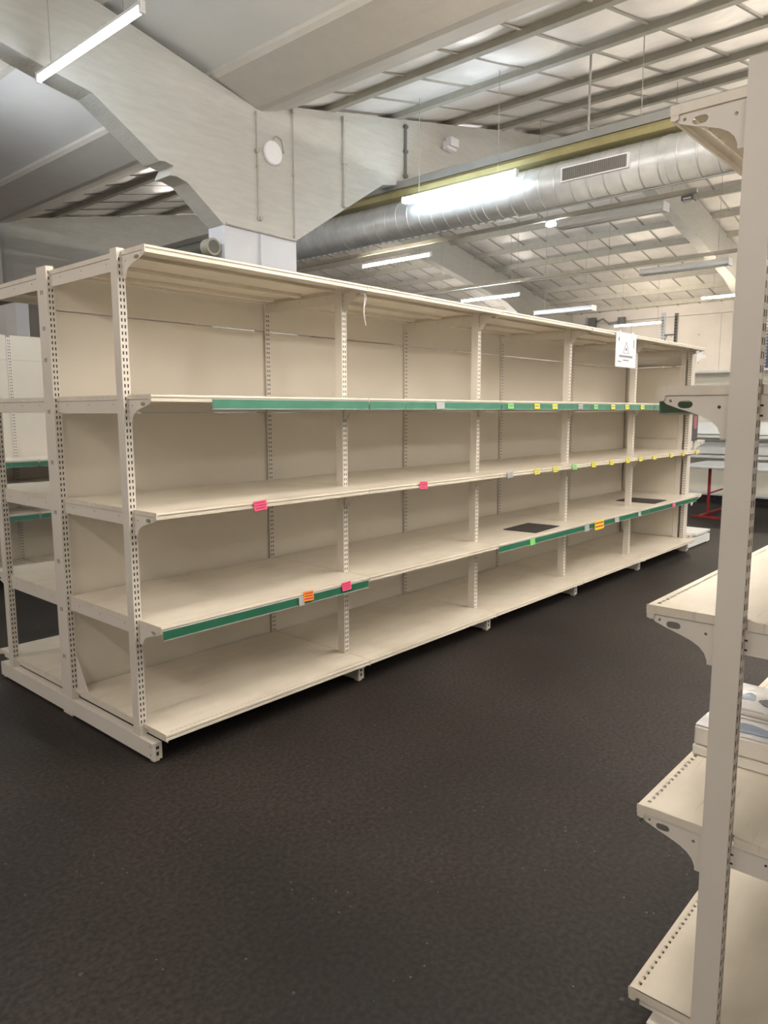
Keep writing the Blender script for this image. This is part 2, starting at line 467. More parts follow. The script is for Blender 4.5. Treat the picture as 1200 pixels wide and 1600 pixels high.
# ------------------------------------------------------------------ long gondola
G = 'bays of the long cream gondola'
bay_labels = ['near end bay of the long cream gondola, bare end posts facing the open floor',
              'second bay of long gondola from near end, lone pink tag on its middle shelf',
              'middle bay of the long gondola, black sheet lying on its lowest raised shelf',
              'fourth bay of the long gondola, large yellow card clipped to lower green strip',
              'far end bay of the long gondola, closed by a cream end panel']
YL = -.07
for i in range(5):
    t, sh = make_bay((W * i, 0, 0), bay_labels[i], G, left=True, right=(i == 4), right_upright=(i == 4), marks=(i == 0), gusset=(i == 0))
    L1, L2, L3, L4, LB = sh
    X0 = W * i
    if i == 0:
        strip(L2, .329, W + .02, YL, GREENL); strip(L4, .035, W + .01, YL)
        price_tag(L3, .577, YL, PINK, .075, .046, .004, INKR, -3, 'pink tag')
        price_tag(L4, .88, YL, ORANGE, .068, .05, .004, INKR, 3, 'orange tag')
        price_tag(L4, .83, YL, CLEAR, .035, .045, -.016, INKG, 0, 'grey tag', 0)
        price_tag(L4, 1.158, YL, PINK, .068, .045, .004, INKR, -2, 'pink tag')
    if i == 1:
        strip(L2, .03, .328, YL, GREENL); strip(L2, .334, W + .015, YL, GREENL)
        price_tag(L2, 1.99 - X0, YL, CLEAR, .08, .04, -.018, INKG, 0, 'grey tag', 0)
        price_tag(L3, 1.831 - X0, YL, PINK, .07, .045, .006, INKR, 4, 'pink tag')
    if i >= 2:
        strip(L2, .03, W + .015, YL, GREENL)
        strip(L4, .03, W + .015, YL)
    L2t = [(2.793, LIME), (3.15, YELLOW), (3.415, YELLOW), (3.829, CLEAR), (4.101, LIME), (4.43, YELLOW), (4.718, YELLOW), (5.056, YELLOW)]
    L3t = [(2.804, CLEAR), (3.174, YELLOW), (3.454, YELLOW), (3.766, LIME), (4.106, YELLOW), (4.45, YELLOW), (4.783, YELLOW), (5.067, YELLOW), (5.401, YELLOW), (5.831, YELLOW), (6.17, YELLOW), (6.571, YELLOW)]
    L4t = [(3.135, LIME, .07, .045), (4.017, CLEAR, .08, .05), (4.245, YELLOWD, .17, .075), (4.6, CLEAR, .09, .04), (5.1, CLEAR, .06, .04), (5.973, PINK, .08, .035)]
    for x, m in L2t:
        if X0 <= x < X0 + W: price_tag(L2, x - X0, YL, m, .075, .036, -.020, INKG, 0, {YELLOW: 'yellow tag', LIME: 'green tag', CLEAR: 'grey tag'}[m], 1)
    for x, m in L3t:
        if X0 <= x < X0 + W: price_tag(L3, x - X0, YL, m, .072, .042, .004, INKG, random.uniform(-4, 4), {YELLOW: 'yellow tag', LIME: 'green tag', CLEAR: 'grey tag'}[m], 2)
    for x, m, ww, hh in L4t:
        if X0 <= x < X0 + W: price_tag(L4, x - X0, YL, m, ww, hh, -.004 if m is YELLOWD else -.018, INKR, 0, {YELLOWD: 'large yellow card', LIME: 'green tag', CLEAR: 'grey tag', PINK: 'red tag'}[m], 2 if m is YELLOWD else 0)
    if i == 4:
        b = MB(); b.box(W + .006, W + .016, .172, .80, .15, 1.25); b.box(W + .006, W + .016, .172, .80, 1.255, 1.60); b.box(W + .006, W + .016, .172, .80, 1.605, 2.03)
        b.build('end_panel', PANEL, t)

# rear side of the near bay
make_bay((W + .05, 2 * D, 0), 'rear side bay behind the near end of the long gondola, seen past its end posts', G, rotz=PI, left=True, right=True, left_upright=False, panels=False)

# end display at the far end
t, sh = make_bay((6.755 + D - .07, .04, 0), 'end display closing the far end of the long gondola, facing the red-legged table', 'end displays', rotz=PI / 2,
                 levels=(1.225, .60), yl=.27, ypost=.60, w=1.57, left=False, right=False, right_upright=True)
def end_foot():
    b = MB(); b.box(0, .045, .0, D - .03, .012, .10); b.box(.008, .037, .02, .06, 0, .012); b.mat(1); b.box(.014, .03, -.001, .004, .04, .055); return b.mesh('end foot', [SHELFW, DARK])
for sx in (-.005, 1.57):
    link('base_foot', end_foot(), t, (sx, 0, 0))
b = MB(); b.box(0.0, 1.60, -.02, .45, .12, .147); b.build('base_front', SHELFW, t)
b = MB(); b.box(.01, 1.59, .52, .76, 2.185, 2.21); b.prism([(.46, 2.183), (.46, 2.155), (.60, 2.13), (.70, 2.10), (.76, 2.06), (.76, 2.183)], 0, .006, .010); b.prism([(.46, 2.183), (.46, 2.155), (.60, 2.13), (.70, 2.10), (.76, 2.06), (.76, 2.183)], 0, 1.585, 1.589)
b.build('top_shelf', SHELFW, t)
o = MB().box(6.80, 6.97, .06, .14, 1.226, 1.58)
o.mat(1).box(6.84, 6.93, .0588, .0602, 1.36, 1.50).box(6.7988, 6.8002, .085, .115, 1.36, 1.50)
tag(bevel(o.build('display_carton', [POSTER, POSTERP]), .002), 'tall dark carton with pink print standing on the far end display', 'box')

# sheets lying on the fourth raised level
def rubber(x0, y0, x1, y1, rot, label):
    b = MB(); hx, hy = (x1 - x0) / 2, (y1 - y0) / 2
    n = 8
    us = [-hx + 2 * hx * k / n for k in range(n + 1)]; ws = [-hy + 2 * hy * k / n for k in range(n + 1)]
    f = lambda u, v: .0015 + .002 * (math.sin(u * 17) * math.sin(v * 23) + 1) * .5
    b.grid(us, ws, lambda i, j: False, lambda u, v: (u, v, f(u, v) + .002))
    b.box(-hx, hx, -hy, hy, 0, .0025)
    o = b.build('black_sheet', MATBLACK, None, ((x0 + x1) / 2, (y0 + y1) / 2, .6352)); o.rotation_euler = (0, 0, rot)
    return tag(o, label, 'sheet', 'black sheets on the lower shelf')
rubber(3.27, -.01, 3.69, .27, .06, 'black sheet lying on the lower shelf above the large green-tagged strip, nearer one')
rubber(5.63, .0, 6.00, .40, .04, 'black sheet on the lower shelf near the gondola far end, partly behind a post')

# hanging sign on the top shelf
t = thing('paper_sign', (4.643, -.080, 2.228), 'white landscape notice with warning triangle taped to the top shelf of the long gondola', 'sign')
b = MB(); b.box(-.21, .21, -.001, .001, -.292, 0)
b.build('sheet', PAPER, t)
b = MB()
def seg(b, p, q, w, y0=-.0022, y1=-.0008):
    d = Vector((q[0] - p[0], q[1] - p[1])); n = Vector((-d.y, d.x)).normalized() * w / 2
    b.prism([(p[0] + n.x, p[1] + n.y), (q[0] + n.x, q[1] + n.y), (q[0] - n.x, q[1] - n.y), (p[0] - n.x, p[1] - n.y)], 1, y0, y1)
A_, B_, C_ = (.0, -.075), (-.058, -.172), (.058, -.172)
for p, q in ((A_, B_), (B_, C_), (C_, A_)): seg(b, p, q, .004)
b.mat(1)
b.box(-.008, .008, -.0023, -.0008, -.150, -.128)
b.mat(0)
for (z, x0, x1, h) in ((-.200, -.135, .135, .018), (-.232, -.055, .06, .010), (-.247, -.165, -.09, .008)):
    x = x0
    while x < x1:
        ww = random.uniform(.005, .012); b.box(x, min(x + ww, x1), -.002, -.0008, z - h / 2, z + h / 2); x += ww + .003
b.mat(1)
z = -.05
while z > -.118:
    hh = random.uniform(.005, .010); b.box(.150, .162, -.002, -.0008, z - hh, z); z -= hh + .003
b.box(-.158, -.146, -.002, -.0008, -.075, -.045)
b.build('printing', [INKG, INK], t)
b = MB(); b.box(-.155, -.115, -.0028, -.0012, -.045, .012); b.box(.10, .15, -.0028, -.0012, -.04, .012); b.box(-.03, .02, -.0028, -.0012, -.058, -.046)
b.build('tape', TAPE, t)

# loose cable tie under the top shelf
b = MB(); b.tube([(1.352, -.045, 2.195), (1.348, -.05, 2.15), (1.336, -.055, 2.105), (1.340, -.052, 2.075), (1.356, -.05, 2.02)], .0025, 6)
b.tube([(1.352, -.045, 2.195), (1.366, -.048, 2.165), (1.344, -.055, 2.125)], .0022, 6)
tag(b.build('cable_tie', WHITE), 'thin white cable tie dangling from the front of the top shelf, near end', 'cable tie')

# ------------------------------------------------------------------ right foreground unit
RL = (2.196, 1.6125, 1.1165, .6245)
RN = -.155 + .0
t, sh = make_bay((W + .03, -2.345 - .17 + .17, 0), 'cream shelf unit in the right foreground with its end post close to the camera', 'near shelf units', rotz=PI,
                 levels=RL, base_z=.139, yl=-.155, ypost=0, depth=.70, rows=False, foot_y=-.10, left=True, right=True, left_upright=True, right_upright=True)
strip(sh[1], .05, W + .0, -.155); strip(sh[3], .9, W + .0, -.155)
price_tag(sh[1], W + .005, .085, GREEN, .02, .03, -.04, INKG, 0, 'green tag', 0)
# kick foot under its base shelf
# cartons in shrink film
def package(name, loc, sx, sy, sz, label, blobs):
    t = thing(name, loc, label, 'package', 'shrink wrapped cartons')
    b = MB(); b.box(0, sx, -sy, 0, 0, sz * .34); bevel(b.build('carton_base', BOXW, t), .004)
    b = MB(); b.box(.002, sx - .002, -sy + .002, -.002, sz * .36, sz); bevel(b.build('carton_lid', BOXW, t), .006)
    b = MB()
    n = 14; us = [.004 + (sx - .008) * k / n for k in range(n + 1)]; ws = [-sy + .004 + (sy - .008) * k / n for k in range(n + 1)]
    b.grid(us, ws, lambda i, j: False, lambda u, v: (u, v, sz + .0015 + .0022 * (1 + math.sin(u * 31 + v * 17)) * .5))
    b.build('shrink_film', FILM, t, smooth=True)
    b = MB()
    def blob(cx, cy, rx, ry, m, a0=0):
        b.mat(m); k = 22
        pts = []
        for i in range(k):
            a = 2 * PI * i / k
            r = 1 + .14 * math.sin(3 * a + a0) + .08 * math.sin(5 * a)
            pts.append((cx + rx * r * math.cos(a), cy + ry * r * math.sin(a)))
        b.prism(pts, 2, sz + .003, sz + .0052)
    for bl in blobs: blob(*bl)
    b.build('print_and_reflection', [PRINT, REFLECTB], t)  # dark print, plus a blue patch painting the film's reflection
    return t
package('wrapped_carton', (.357, -2.195, .6255), .34, .42, .083, 'white shrink-wrapped carton on the right foreground shelf, lower one', [(.085, -.27, .05, .085, 0), (.058, -.125, .030, .062, 1, 1.5)])
package('wrapped_carton', (.478, -2.214, .7125), .215, .36, .026, 'thin white shrink-wrapped carton lying on top of the lower wrapped carton', [(.085, -.16, .030, .075, 0), (.10, -.06, .03, .02, 1, 1.5)])

# ------------------------------------------------------------------ gondola behind, seen through the end frame
BG = 'bays of the gondola in the next aisle'
for k, (x, lab) in enumerate(((-.067, 'cream shelf bay in the next aisle seen through the near end posts, left of them'), (1.263, 'cream shelf bay in the next aisle seen between the near end uprights'))):
    t = thing('shelving_bay', (x, 3.95, 0), lab, 'shelf unit', BG)
    link('rear_upright', cached(('upr', False), lambda: slotted_post(.038, .102, .09, 2.25)), t, (.025, .50, 0))
    if k == 1: link('rear_upright', cached(('upr', False), None), t, (W + .025, .50, 0))
    for q in range(5):
        b = MB(); b.box(.046, W + .004, .515, .53, PAN_Z[q], PAN_Z[q + 1] - .003 + (.05 if q == 4 else 0)); b.build('back_panel', PANEL, t)
    for z, yl in ((1.133, .0), (.92, .05), (.645, .05), (.147, -.02)):
        s = link('shelf', shelf_mesh(yl, .2, .498, .03, W + .02, z < .2, posts=False, holes=False), t, (0, 0, z))
        if z > .2:
            for sx in (.034, W + .018):
                b = MB(); b.prism([(yl + .02, -.023), (yl + .03, -.035), (.40, -.09), (.50, -.12), (.50, -.023)], 0, sx - .0015, sx + .0015); b.build('shelf_bracket', CREAM, s)
        if z in (1.133, .645): strip(s, .03, W + .01, yl, GREENL)
        if z == .92 and k == 0: price_tag(s, 1.12, yl, LIME, .07, .045, -.09, INKG, 0, 'green tag', 1)
    b = MB(); b.box(.0, .045, 0, .62, .0, .09); b.build('base_foot', CREAM, t)
    b = MB(); b.box(W, W + .045, 0, .62, .0, .09); b.build('base_foot', CREAM, t)

# ------------------------------------------------------------------ wall shelving at the far end
FG = 'bays of white wall shelving at the far end'
for k, (y, lab) in enumerate(((2.545, 'white wall shelving bay at the far end, partly hidden by the gondola end'),
                              (1.215, 'white wall shelving bay at the far end behind the red-legged table'),
                              (-.115, 'white wall shelving bay at the far end, mostly behind the right foreground post'))):
    t = thing('wall_shelving_bay', (11.55, y, 0), lab, 'shelf unit', FG, rotz=-PI / 2)
    for sx in ([0, W] if k == 2 else [0]):
        link('rear_upright', cached(('wupr',), lambda: MB().box(-.014, .014, 0, .05, .0, 2.25).mesh('wall upright', PURLIN)), t, (sx, .45, 0))
    for q in range(5):
        b = MB(); b.box(.015, W - .015, .455, .47, PAN_Z[q], PAN_Z[q + 1] - .004); b.build('back_panel', WALLSH, t)
    b = MB(); b.box(.003, W - .003, .04, .448, .0, .105); b.build('plinth', PLINTH, t)
    for z in (2.25, 1.135, .79, .149):
        y0 = 0 if z < 2 else .12
        s = link('shelf', shelf_mesh(y0, .2, .448, .003, W - .003, True, posts=False, holes=False, mat=SHELFW), t, (0, 0, z))
        if z in (1.135, .79):
            b = MB(); b.box(.006, W - .006, .38, .386, .02, .225); b.build('back_board', SHELFW, s)

# ------------------------------------------------------------------ table with red trestle
t = thing('folding_table', (10.25, .45, 0), 'white-topped table on red tubular legs near the far wall shelving', 'table')
b = MB(); b.box(-.68, .70, -1.05, .76, .722, .75); bevel(b.build('table_top', TABLEW, t), .004)
for y in (.38, -1.0):
    b = MB(); b.box(-.36, -.325, y - .018, y + .018, .03, .722); b.build('leg', RED, t)
    b = MB(); b.box(.42, .455, y - .018, y + .018, .03, .722); b.build('leg', RED, t)
    b = MB(); b.box(-.75, .62, y - .018, y + .018, .0, .03); b.build('foot_bar', RED, t)
b = MB(); b.box(-.78, -.745, .02, .48, .0, .03); b.build('foot_bar', RED, t)
b = MB(); b.tube([(-.34, .36, .33), (-.34, .02, .47)], .012, 8); b.build('brace', RED, t)

# ------------------------------------------------------------------ racks far behind
t = thing('pallet_rack', (13.9, 3.06, 0), 'tall slotted rack frame rising behind the far end of the long gondola', 'rack')
def rackpost(mat, h, w=.07):
    b = MB(); b.box(-w / 2, w / 2, -w / 2, w / 2, 0, h); b.mat(1)
    z = 1.6
    while z < h - .05: b.box(-w / 2 - .001, -w / 2 + .002, -.02, .02, z, z + .025); z += .06
    return b.build('post', [mat, DARK if mat is not RACKW else STEEL], None)
o = rackpost(RACKW, 3.57); o.parent = t; o.location = (0, .14, 0)
o = rackpost(RACKG, 3.54, .06); o.parent = t; o.location = (0, -.13, 0)
b = MB(); b.box(-.012, .012, -.10, .105, 3.10, 3.13); b.box(-.012, .012, -.10, .105, 2.0, 2.03); b.tube([(0, .10, 3.0), (0, .10 - .06, 3.12)], .01, 6); b.build('brace', RACKG, t)
t = thing('rack_upright', (14.0, 1.22, 0), 'dark blue pallet rack upright at the right edge beyond the wall shelving', 'rack')
b = MB(); b.box(-.06, .06, -.12, .12, 0, 3.42); b.mat(1)
z = 2.0
while z < 3.35:
    b.box(-.062, -.05, -.02, .02, z, z + .03); b.box(-.062, -.05, .05, .07, z, z + .03); z += .06
b.build('post', [RACKB, STEEL], t)
b = MB(); b.box(-.1, .1, -.15, .15, 0, .012); b.build('foot_plate', RACKB, t)

# ------------------------------------------------------------------ building shell
XV, XR, XF = 2.33, 10.15, 17.9
YB, YE = -8.0, 17.6
zr = lambda x: (3.48 + .208 * x) if x < XR else (7.48 - .186 * x)      # rafter top, right hall
zl = lambda x: 3.92 + .218 * (2.32 - x) if x > -5.5 else 3.92 + .218 * 7.82 - .19 * (-5.5 - x)
PH = .062
b = MB(); b.box(-13.2, XF + .3, YB - .3, YE + .3, -.2, 0); struct(b.build('floor', FLOOR), 'dark grey worn asphalt floor of the hall', 'floor')
b = MB()
b.box(XF, XF + .3, YB, YE, 0, 3.96)
b.mat(1)
for y in (-5.6, -3.4, -1.2, 1.0, 3.3, 5.6, 7.9, 10.2, 12.5, 14.8):
    b.box(XF - .003, XF + .01, y, y + .018, 0, 3.95)
    for dy in (.5, 1.2, 1.8):
        for zz in (2.75, 3.45): b.box(XF - .004, XF + .01, y + dy, y + dy + .05, zz, zz + .05)
struct(b.build('wall_far', [WALLP, WALLG]), 'pale concrete panel wall at the far end beyond the shelving', 'wall')
b = MB(); b.box(XF - .12, XF + .3, YB, YE, 3.962, 4.45); struct(b.build('trim_1', WALLP), 'pale eaves beam running along the top of the far wall', 'beam')
b = MB(); b.box(-13.2, XV - .03, 7.0, 7.25, 0, 6.0)
b.mat(1)
for x in (-3.2, -1.4, .4, 2.1): pass
for x in (-5, -3, -1, 1.0): b.box(x, x + .012, 6.997, 7.01, 0, 4)
for x, z in ((.9, 3.0), (-.6, 3.2), (1.6, 3.35)): b.box(x, x + .05, 6.996, 7.01, z, z + .05)
struct(b.build('wall_left', [WALLG, PURLIN]), 'grey concrete panel wall behind the gondola on the left', 'wall')
b = MB(); b.box(XV - .03, XV + .2, 7.25, YE, 0, 4.1); struct(b.build('wall_inner', WALLG), 'grey wall running back behind the white column', 'wall')
b = MB(); b.box(XV, XF, YE, YE + .3, 0, 6.2); struct(b.build('wall_end', WALLG), 'grey gable wall closing the far left of the hall', 'wall')
b = MB(); b.box(-13.2, XF, YB - .3, YB, 0, 6.2); struct(b.build('wall_back', WALLG), 'grey gable wall behind the camera', 'wall')
b = MB(); b.box(-13.5, -13.2, YB, 7.25, 0, 5); struct(b.build('wall_side', WALLG), 'grey side wall left of the camera', 'wall')

# roof sheets with cross battens
def roof(name, x0, x1, zf, y0, y1, mats, label, battens=True, bulge=0):
    b = MB()
    n = max(1, int((x1 - x0) / .0890 / (1 if bulge else 12)))
    us = [x0 + (x1 - x0) * k / n for k in range(n + 1)]
    m = max(1, int((y1 - y0) / (.09 if bulge else 1.0)))
    ws = [y0 + (y1 - y0) * k / m for k in range(m + 1)]
    rnd = {}
    def sag(u, v):
        if not bulge: return 0
        cu = (u - 2.24) / .89; cv = (v - .1) / .53
        iu, iv = math.floor(cu), math.floor(cv)
        key = (iu, iv)
        if key not in rnd: rnd[key] = random.uniform(.1, 1.0)
        fu, fv = cu - iu, cv - iv
        fade = max(0, min(1, (6.6 - u) / 2.5))
        s = 16 * fu * (1 - fu) * fv * (1 - fv)
        return -fade * bulge * (rnd[key] * s + .12 * s * math.sin(u * 40 + 3 * iv) * math.sin(v * 23 + iu))
    b.grid(us, ws[::-1], lambda i, j: False, lambda u, v: (u, v, zf(u) + PH + sag(u, v)))
    b.grid([x0, x1], [y0, y1], lambda i, j: False, lambda u, v: (u, v, zf(u) + PH + .12))
    if battens:
        b.mat(1)
        y = .10 - .53 * 15
        while y < y1:
            if y > y0:
                b.add([(x0, y - .013, zf(x0) + PH - .014), (x1, y - .013, zf(x1) + PH - .014), (x1, y + .013, zf(x1) + PH - .014), (x0, y + .013, zf(x0) + PH - .014),
                       (x0, y - .013, zf(x0) + PH + .01), (x1, y - .013, zf(x1) + PH + .01), (x1, y + .013, zf(x1) + PH + .01), (x0, y + .013, zf(x0) + PH + .01)],
                      [(0, 3, 2, 1), (4, 5, 6, 7), (0, 1, 5, 4), (1, 2, 6, 5), (2, 3, 7, 6), (3, 0, 4, 7)])
            y += .53
    o = b.build(name, mats, smooth=bool(bulge))
    return struct(o, label, 'ceiling')
roof('ceiling', 2.45, XR, zr, YB, YE, [SHEET, BATTEN], 'foil-faced sloping roof lining with battens, rising from the valley gutter', True, .05)
roof('ceiling', XR, XF + .1, zr, YB, YE, [SHEET, BATTEN], 'sloping roof lining with battens, falling to the far wall')
roof('ceiling', -5.5, 2.0, zl, YB, 7.1, [SHEETD, BATTEN], 'dull grey roof slope of the left hall above the gondola end', False)
roof('ceiling', -13.3, -5.5, zl, YB, 7.1, [SHEETD, BATTEN], 'dull grey roof slope of the left hall falling to the left', False)

# purlins
def purlin(x, zf, y0, y1, label, group, drop=.004):
    b = MB(); z = zf(x)
    b.box(-.03, .03, y0, y1, -drop, .008 - drop); b.box(-.03, -.023, y0, y1, .008 - drop, PH); b.box(.012, .03, y0, y1, PH - .01, PH)
    o = b.build('purlin', PURLIN, None, (x, 0, z + .002))
    return struct(o, label, 'purlin', group)
for k in range(8): purlin(3.13 + .89 * k, zr, YB, YE, 'grey roof purlin on the slope rising from the valley gutter', 'purlins of the rising slope')
for k in range(8): purlin(11.12 + .89 * k, zr, YB, YE, 'grey roof purlin on the slope falling to the far wall', 'purlins of the falling slope', .05)
for k in range(9): purlin(1.02 - .9 * k if k < 8 else -5.4, zl, YB, 6.99, 'grey roof purlin of the dull left hall slope', 'purlins of the left hall')

# valley gutter
b = MB(); b.prism([(1.93, 4.02), (2.0, 4.005), (2.16, 3.962), (2.30, 3.918), (2.36, 3.915), (2.50, 3.955), (2.64, 4.010), (2.72, 4.045), (2.74, 4.10), (2.74, 4.36), (1.90, 4.36), (1.90, 4.045)], 1, YB, YE)
struct(b.build('gutter', GUTTER, recalc=True), 'broad smooth valley gutter running over the column', 'gutter')

# portal frames
hl = [(2.70, 2.985), (3.8, 3.672), (XR, 4.99), (14.3, 4.22), (15.59, 3.745), (17.45, 3.27), (17.88, 3.27), (17.88, 4.155), (XR, 5.592), (2.72, 4.046), (2.32, 3.918),
      (-5.5, 5.62), (-13.1, 4.2), (-13.1, 3.5), (-5.5, 5.02), (.69, 3.676), (.943, 3.63), (1.421, 3.321), (1.470, 3.328), (1.537, 3.314), (1.510, 3.268), (1.500, 3.240), (1.56, 3.246), (1.646, 3.225), (1.963, 2.985)]
hr = [(2.70, 2.985), (3.8, 3.672), (XR, 4.99), (14.3, 4.22), (15.59, 3.745), (17.45, 3.27), (17.88, 3.27), (17.88, 4.155), (XR, 5.592), (2.72, 4.046), (2.32, 3.918), (1.96, 3.93), (1.963, 2.985)]
for k, (y, prof, lab) in enumerate(((2.0, hl, 'cream concrete portal frame with notched haunch meeting over the white column'),
                                    (7.26, hr, 'concrete portal frame farther back beyond the duct'),
                                    (12.5, hr, 'concrete portal frame at the back of the hall'),
                                    (-3.3, hl, 'concrete portal frame behind the camera'))):
    struct(MB().prism(prof, 1, y, y + .2).build('portal_frame', CONCR, recalc=True), lab, 'frame', 'concrete portal frames')
    c = MB(); c.box(1.963, 2.70, y, y + .2, 0, 2.983)
    struct(c.build('column', WHITEP), ('white painted column rising behind the long gondola', 'white column farther back behind the duct', 'white column at the back of the hall', 'white column behind the camera')[k], 'column', 'white columns')
    c = MB(); c.box(17.45, 17.88, y, y + .2, 0, 3.27)
    struct(c.build('column', CONCR), ('cream column against far wall, nearest the wall shelving', 'cream column against the far wall behind the long gondola', 'cream column against the far wall at the back', 'cream column against the far wall behind the camera')[k], 'column', 'wall columns')

# ------------------------------------------------------------------ services
# spiral duct
DX, DZ, DR = 4.10, 3.408, .172
t = thing('ventilation_duct', (DX, 0, DZ), 'round galvanised ventilation duct crossing below the roof', 'duct')
pts = []; rs = []
y = YB + .02
while y < 6.95:
    pts += [(0, y, 0), (0, y + .004, 0), (0, y + .124, 0), (0, y + .128, 0), (0, y + .129, 0), (0, y + .133, 0), (0, y + .135, 0), (0, y + .139, 0)]
    rs += [DR, DR, DR, DR, DR - .003, DR - .003, DR + .003, DR + .003]; y += .14
b = MB(); b.tube(pts, rs, 40); b.build('duct_shell', GALV, t, smooth=True)
b = MB(); b.box(-.008, .008, YB + .02, 6.9, -DR - .012, -DR - .003)
b.mat(1); y = .7
while y < 6.8: b.box(-.009, .009, y, y + .05, -DR - .0125, -DR - .006); y += .085
b.build('hanger_rail', [STEEL, WHITE], t)
b = MB(); b.box(-DR - .022, -DR + .03, -.36, .20, -.045, .065); g = b.build('grille', WHITE, t)
b = MB()
y = -.34
b.box(-DR - .0235, -DR - .020, -.345, .185, -.035, .055)
b.mat(1)
while y < .175: b.box(-DR - .0275, -DR - .0225, y, y + .0035, -.033, .053); y += .016
b.build('louvre', [GRILLE, STEEL], g)
for y in (-.62, 1.06, 2.7, 4.4):
    b = MB(); b.tube([(0, y, 0), (0, y + .025, 0)], DR + .005, 40); b.build('clamp_band', GALV, t)
# yellow jacketed pipe and cable tray above it
b = MB(); b.prism([(DX - .11, 3.60), (DX + .05, 3.60), (DX + .06, 3.64), (DX + .04, 3.672), (DX - .09, 3.672), (DX - .12, 3.64)], 1, -6.0, 6.9)
tag(b.build('yellow_trunking', TRAYY), 'yellow trunking lying along the top of the round duct', 'trunking')
t = thing('cable_tray', (DX, 0, 3.675), 'grey cable tray with loose cables above the yellow trunking', 'tray')
b = MB(); b.box(-.10, .08, -6, 6.9, 0, .006); b.box(-.10, -.096, -6, 6.9, .006, .065); b.box(.076, .08, -6, 6.9, .006, .065); b.build('tray', STEEL, t)
for k in range(4):
    pts = []; y = -6
    while y < 6.9: pts.append((-.07 + .035 * k + random.uniform(-.012, .012), y, .025 + random.uniform(0, .05))); y += .35
    b = MB(); b.tube(pts, .010 + .004 * (k % 2), 6); b.build('cable', CABLE if k != 2 else WHITE, t, smooth=True)

# rods
for (x, y, z0, z1, r, lab) in ((4.10, .07, 3.715, zr(4.10) + .05, .010, 'thick grey suspension rod hanging from the roof to the cable tray'),
                               (4.10, -.36, 3.715, zr(4.10) + .05, .004, 'thin suspension rod hanging from the roof right of the thick rod')):
    b = MB(); b.tube([(x, y, z0), (x, y, z1)], r, 8); b.tube([(x, y, z0 + .0), (x, y, z0 + .03)], r * 2.2, 6)
    tag(b.build('suspension_rod', CABLE), lab, 'rod', 'suspension rods')
# lamp rails
for (x, y0, y1, z, lab) in ((6.22, -.06, 6.8, 3.725, 'grey steel lamp rail nearest the duct, beyond it'), (9.02, .36, 12.0, 3.64, 'grey steel lamp rail over the middle of the hall')):
    t = thing('lamp_rail', (x, 0, z), lab, 'rail', 'lamp rails')
    b = MB(); b.box(-.02, .02, y0, y1, 0, .045); b.build('channel', PURLIN, t)
    y = y0 + .25
    while y < y1:
        b = MB(); b.tube([(0, y, .045), (0, y, zr(x) + PH - .012 - z)], .003, 5); b.build('suspension_wire', CABLE, t); y += 1.55

# fluorescent lamps
COOL = glow('cool tube nearby', (.74, .89, 1.0), 7)
COOLT = glow('cool twin tube', (.74, .89, 1.0), 4.5)
COOLB = glow('cool tube added over left hall', (.88, .94, 1.0), 30)  # for an unseen lamp added to brighten the left roof
BLUE = glow('cool tube', (.82, .92, 1.0), 60)
NEUT = glow('neutral tube', (1.0, .90, .80), 34)
WARM = glow('warm tube', (1.0, .92, .82), 80)
WARMV = glow('warm tube in view', (1.0, .87, .68), 34)
YELL = glow('yellow tube', (1.0, .87, .68), 54)
def lamp(x, y0, y1, z, mat, label, twin=False, wire=0.0, housing=LAMPG, lit=True, group='strip lamps'):
    t = thing('strip_lamp', (x, (y0 + y1) / 2, z), label, 'lamp', group)
    h = (y1 - y0) / 2
    w = (.085 if not lit else .022) if twin else .014
    b = MB()
    if lit:
        b.prism([(-w * .6, .040), (w * .6, .040), (w, .022), (w, .018), (-w, .018), (-w, .022)], 1, -h, h)
        b.box(-w, w, -h - .008, -h + .012, -.02, .040); b.box(-w, w, h - .012, h + .008, -.02, .040)
    else:
        b.prism([(-w * .55, .075), (w * .55, .075), (w, .03), (w, -.004), (w - .004, -.004), (w - .006, .026), (-w + .006, .026), (-w + .004, -.004), (-w, -.004), (-w, .03)], 1, -h, h)
        b.box(-w, w, -h - .008, -h + .006, -.02, .075); b.box(-w, w, h - .006, h + .008, -.02, .075)
    b.build('housing', housing, t, recalc=True)
    for dx in ((-.04, .04) if twin else (0,)):
        b = MB(); b.tube([(dx, -h + .02, 0), (dx, h - .02, 0)], .0155 if twin else .018, 10); b.build('tube', mat, t, smooth=True)
    if wire:
        for s in (-1, 1):
            b = MB(); b.tube([(0, s * h * .7, .05), (0, s * h * .7, wire)], .003, 5); b.build('suspension_wire', CABLE, t)
    return t
lamp(.57, .753, 1.951, 3.578, COOL, 'lit cool white strip lamp hanging before the left haunch, brightest', wire=zl(.57) - 3.578 + .05)
lamp(3.81, .547, 1.747, 3.475, COOLT, 'lit twin-tube strip lamp hanging beside the round duct', twin=True, wire=zr(3.81) - 3.475 + .05)
lamp(6.13, 3.244, 4.444, 3.565, WARMV, 'lit warm strip lamp below the duct, left of the far rafter', wire=zr(6.13) - 3.565 + .05)
lamp(9.44, 3.93, 5.13, 3.51, BLUE, 'lit cool strip lamp just above the gondola top edge', wire=zr(9.44) - 3.51 + .05)
lamp(15.17, 3.643, 4.843, 3.53, YELL, 'lit yellowish strip lamp before the far wall above the notice', wire=zr(15.17) - 3.53 + .05)
lamp(13.66, .9, 2.375, 3.75, YELL, 'lit yellowish strip lamp crossing behind the right foreground post', wire=zr(13.66) - 3.75 + .05)
lamp(6.22, .252, 1.452, 3.615, LAMPT, 'unlit strip lamp hanging from the rail nearest the duct', twin=True, wire=.11, lit=False)
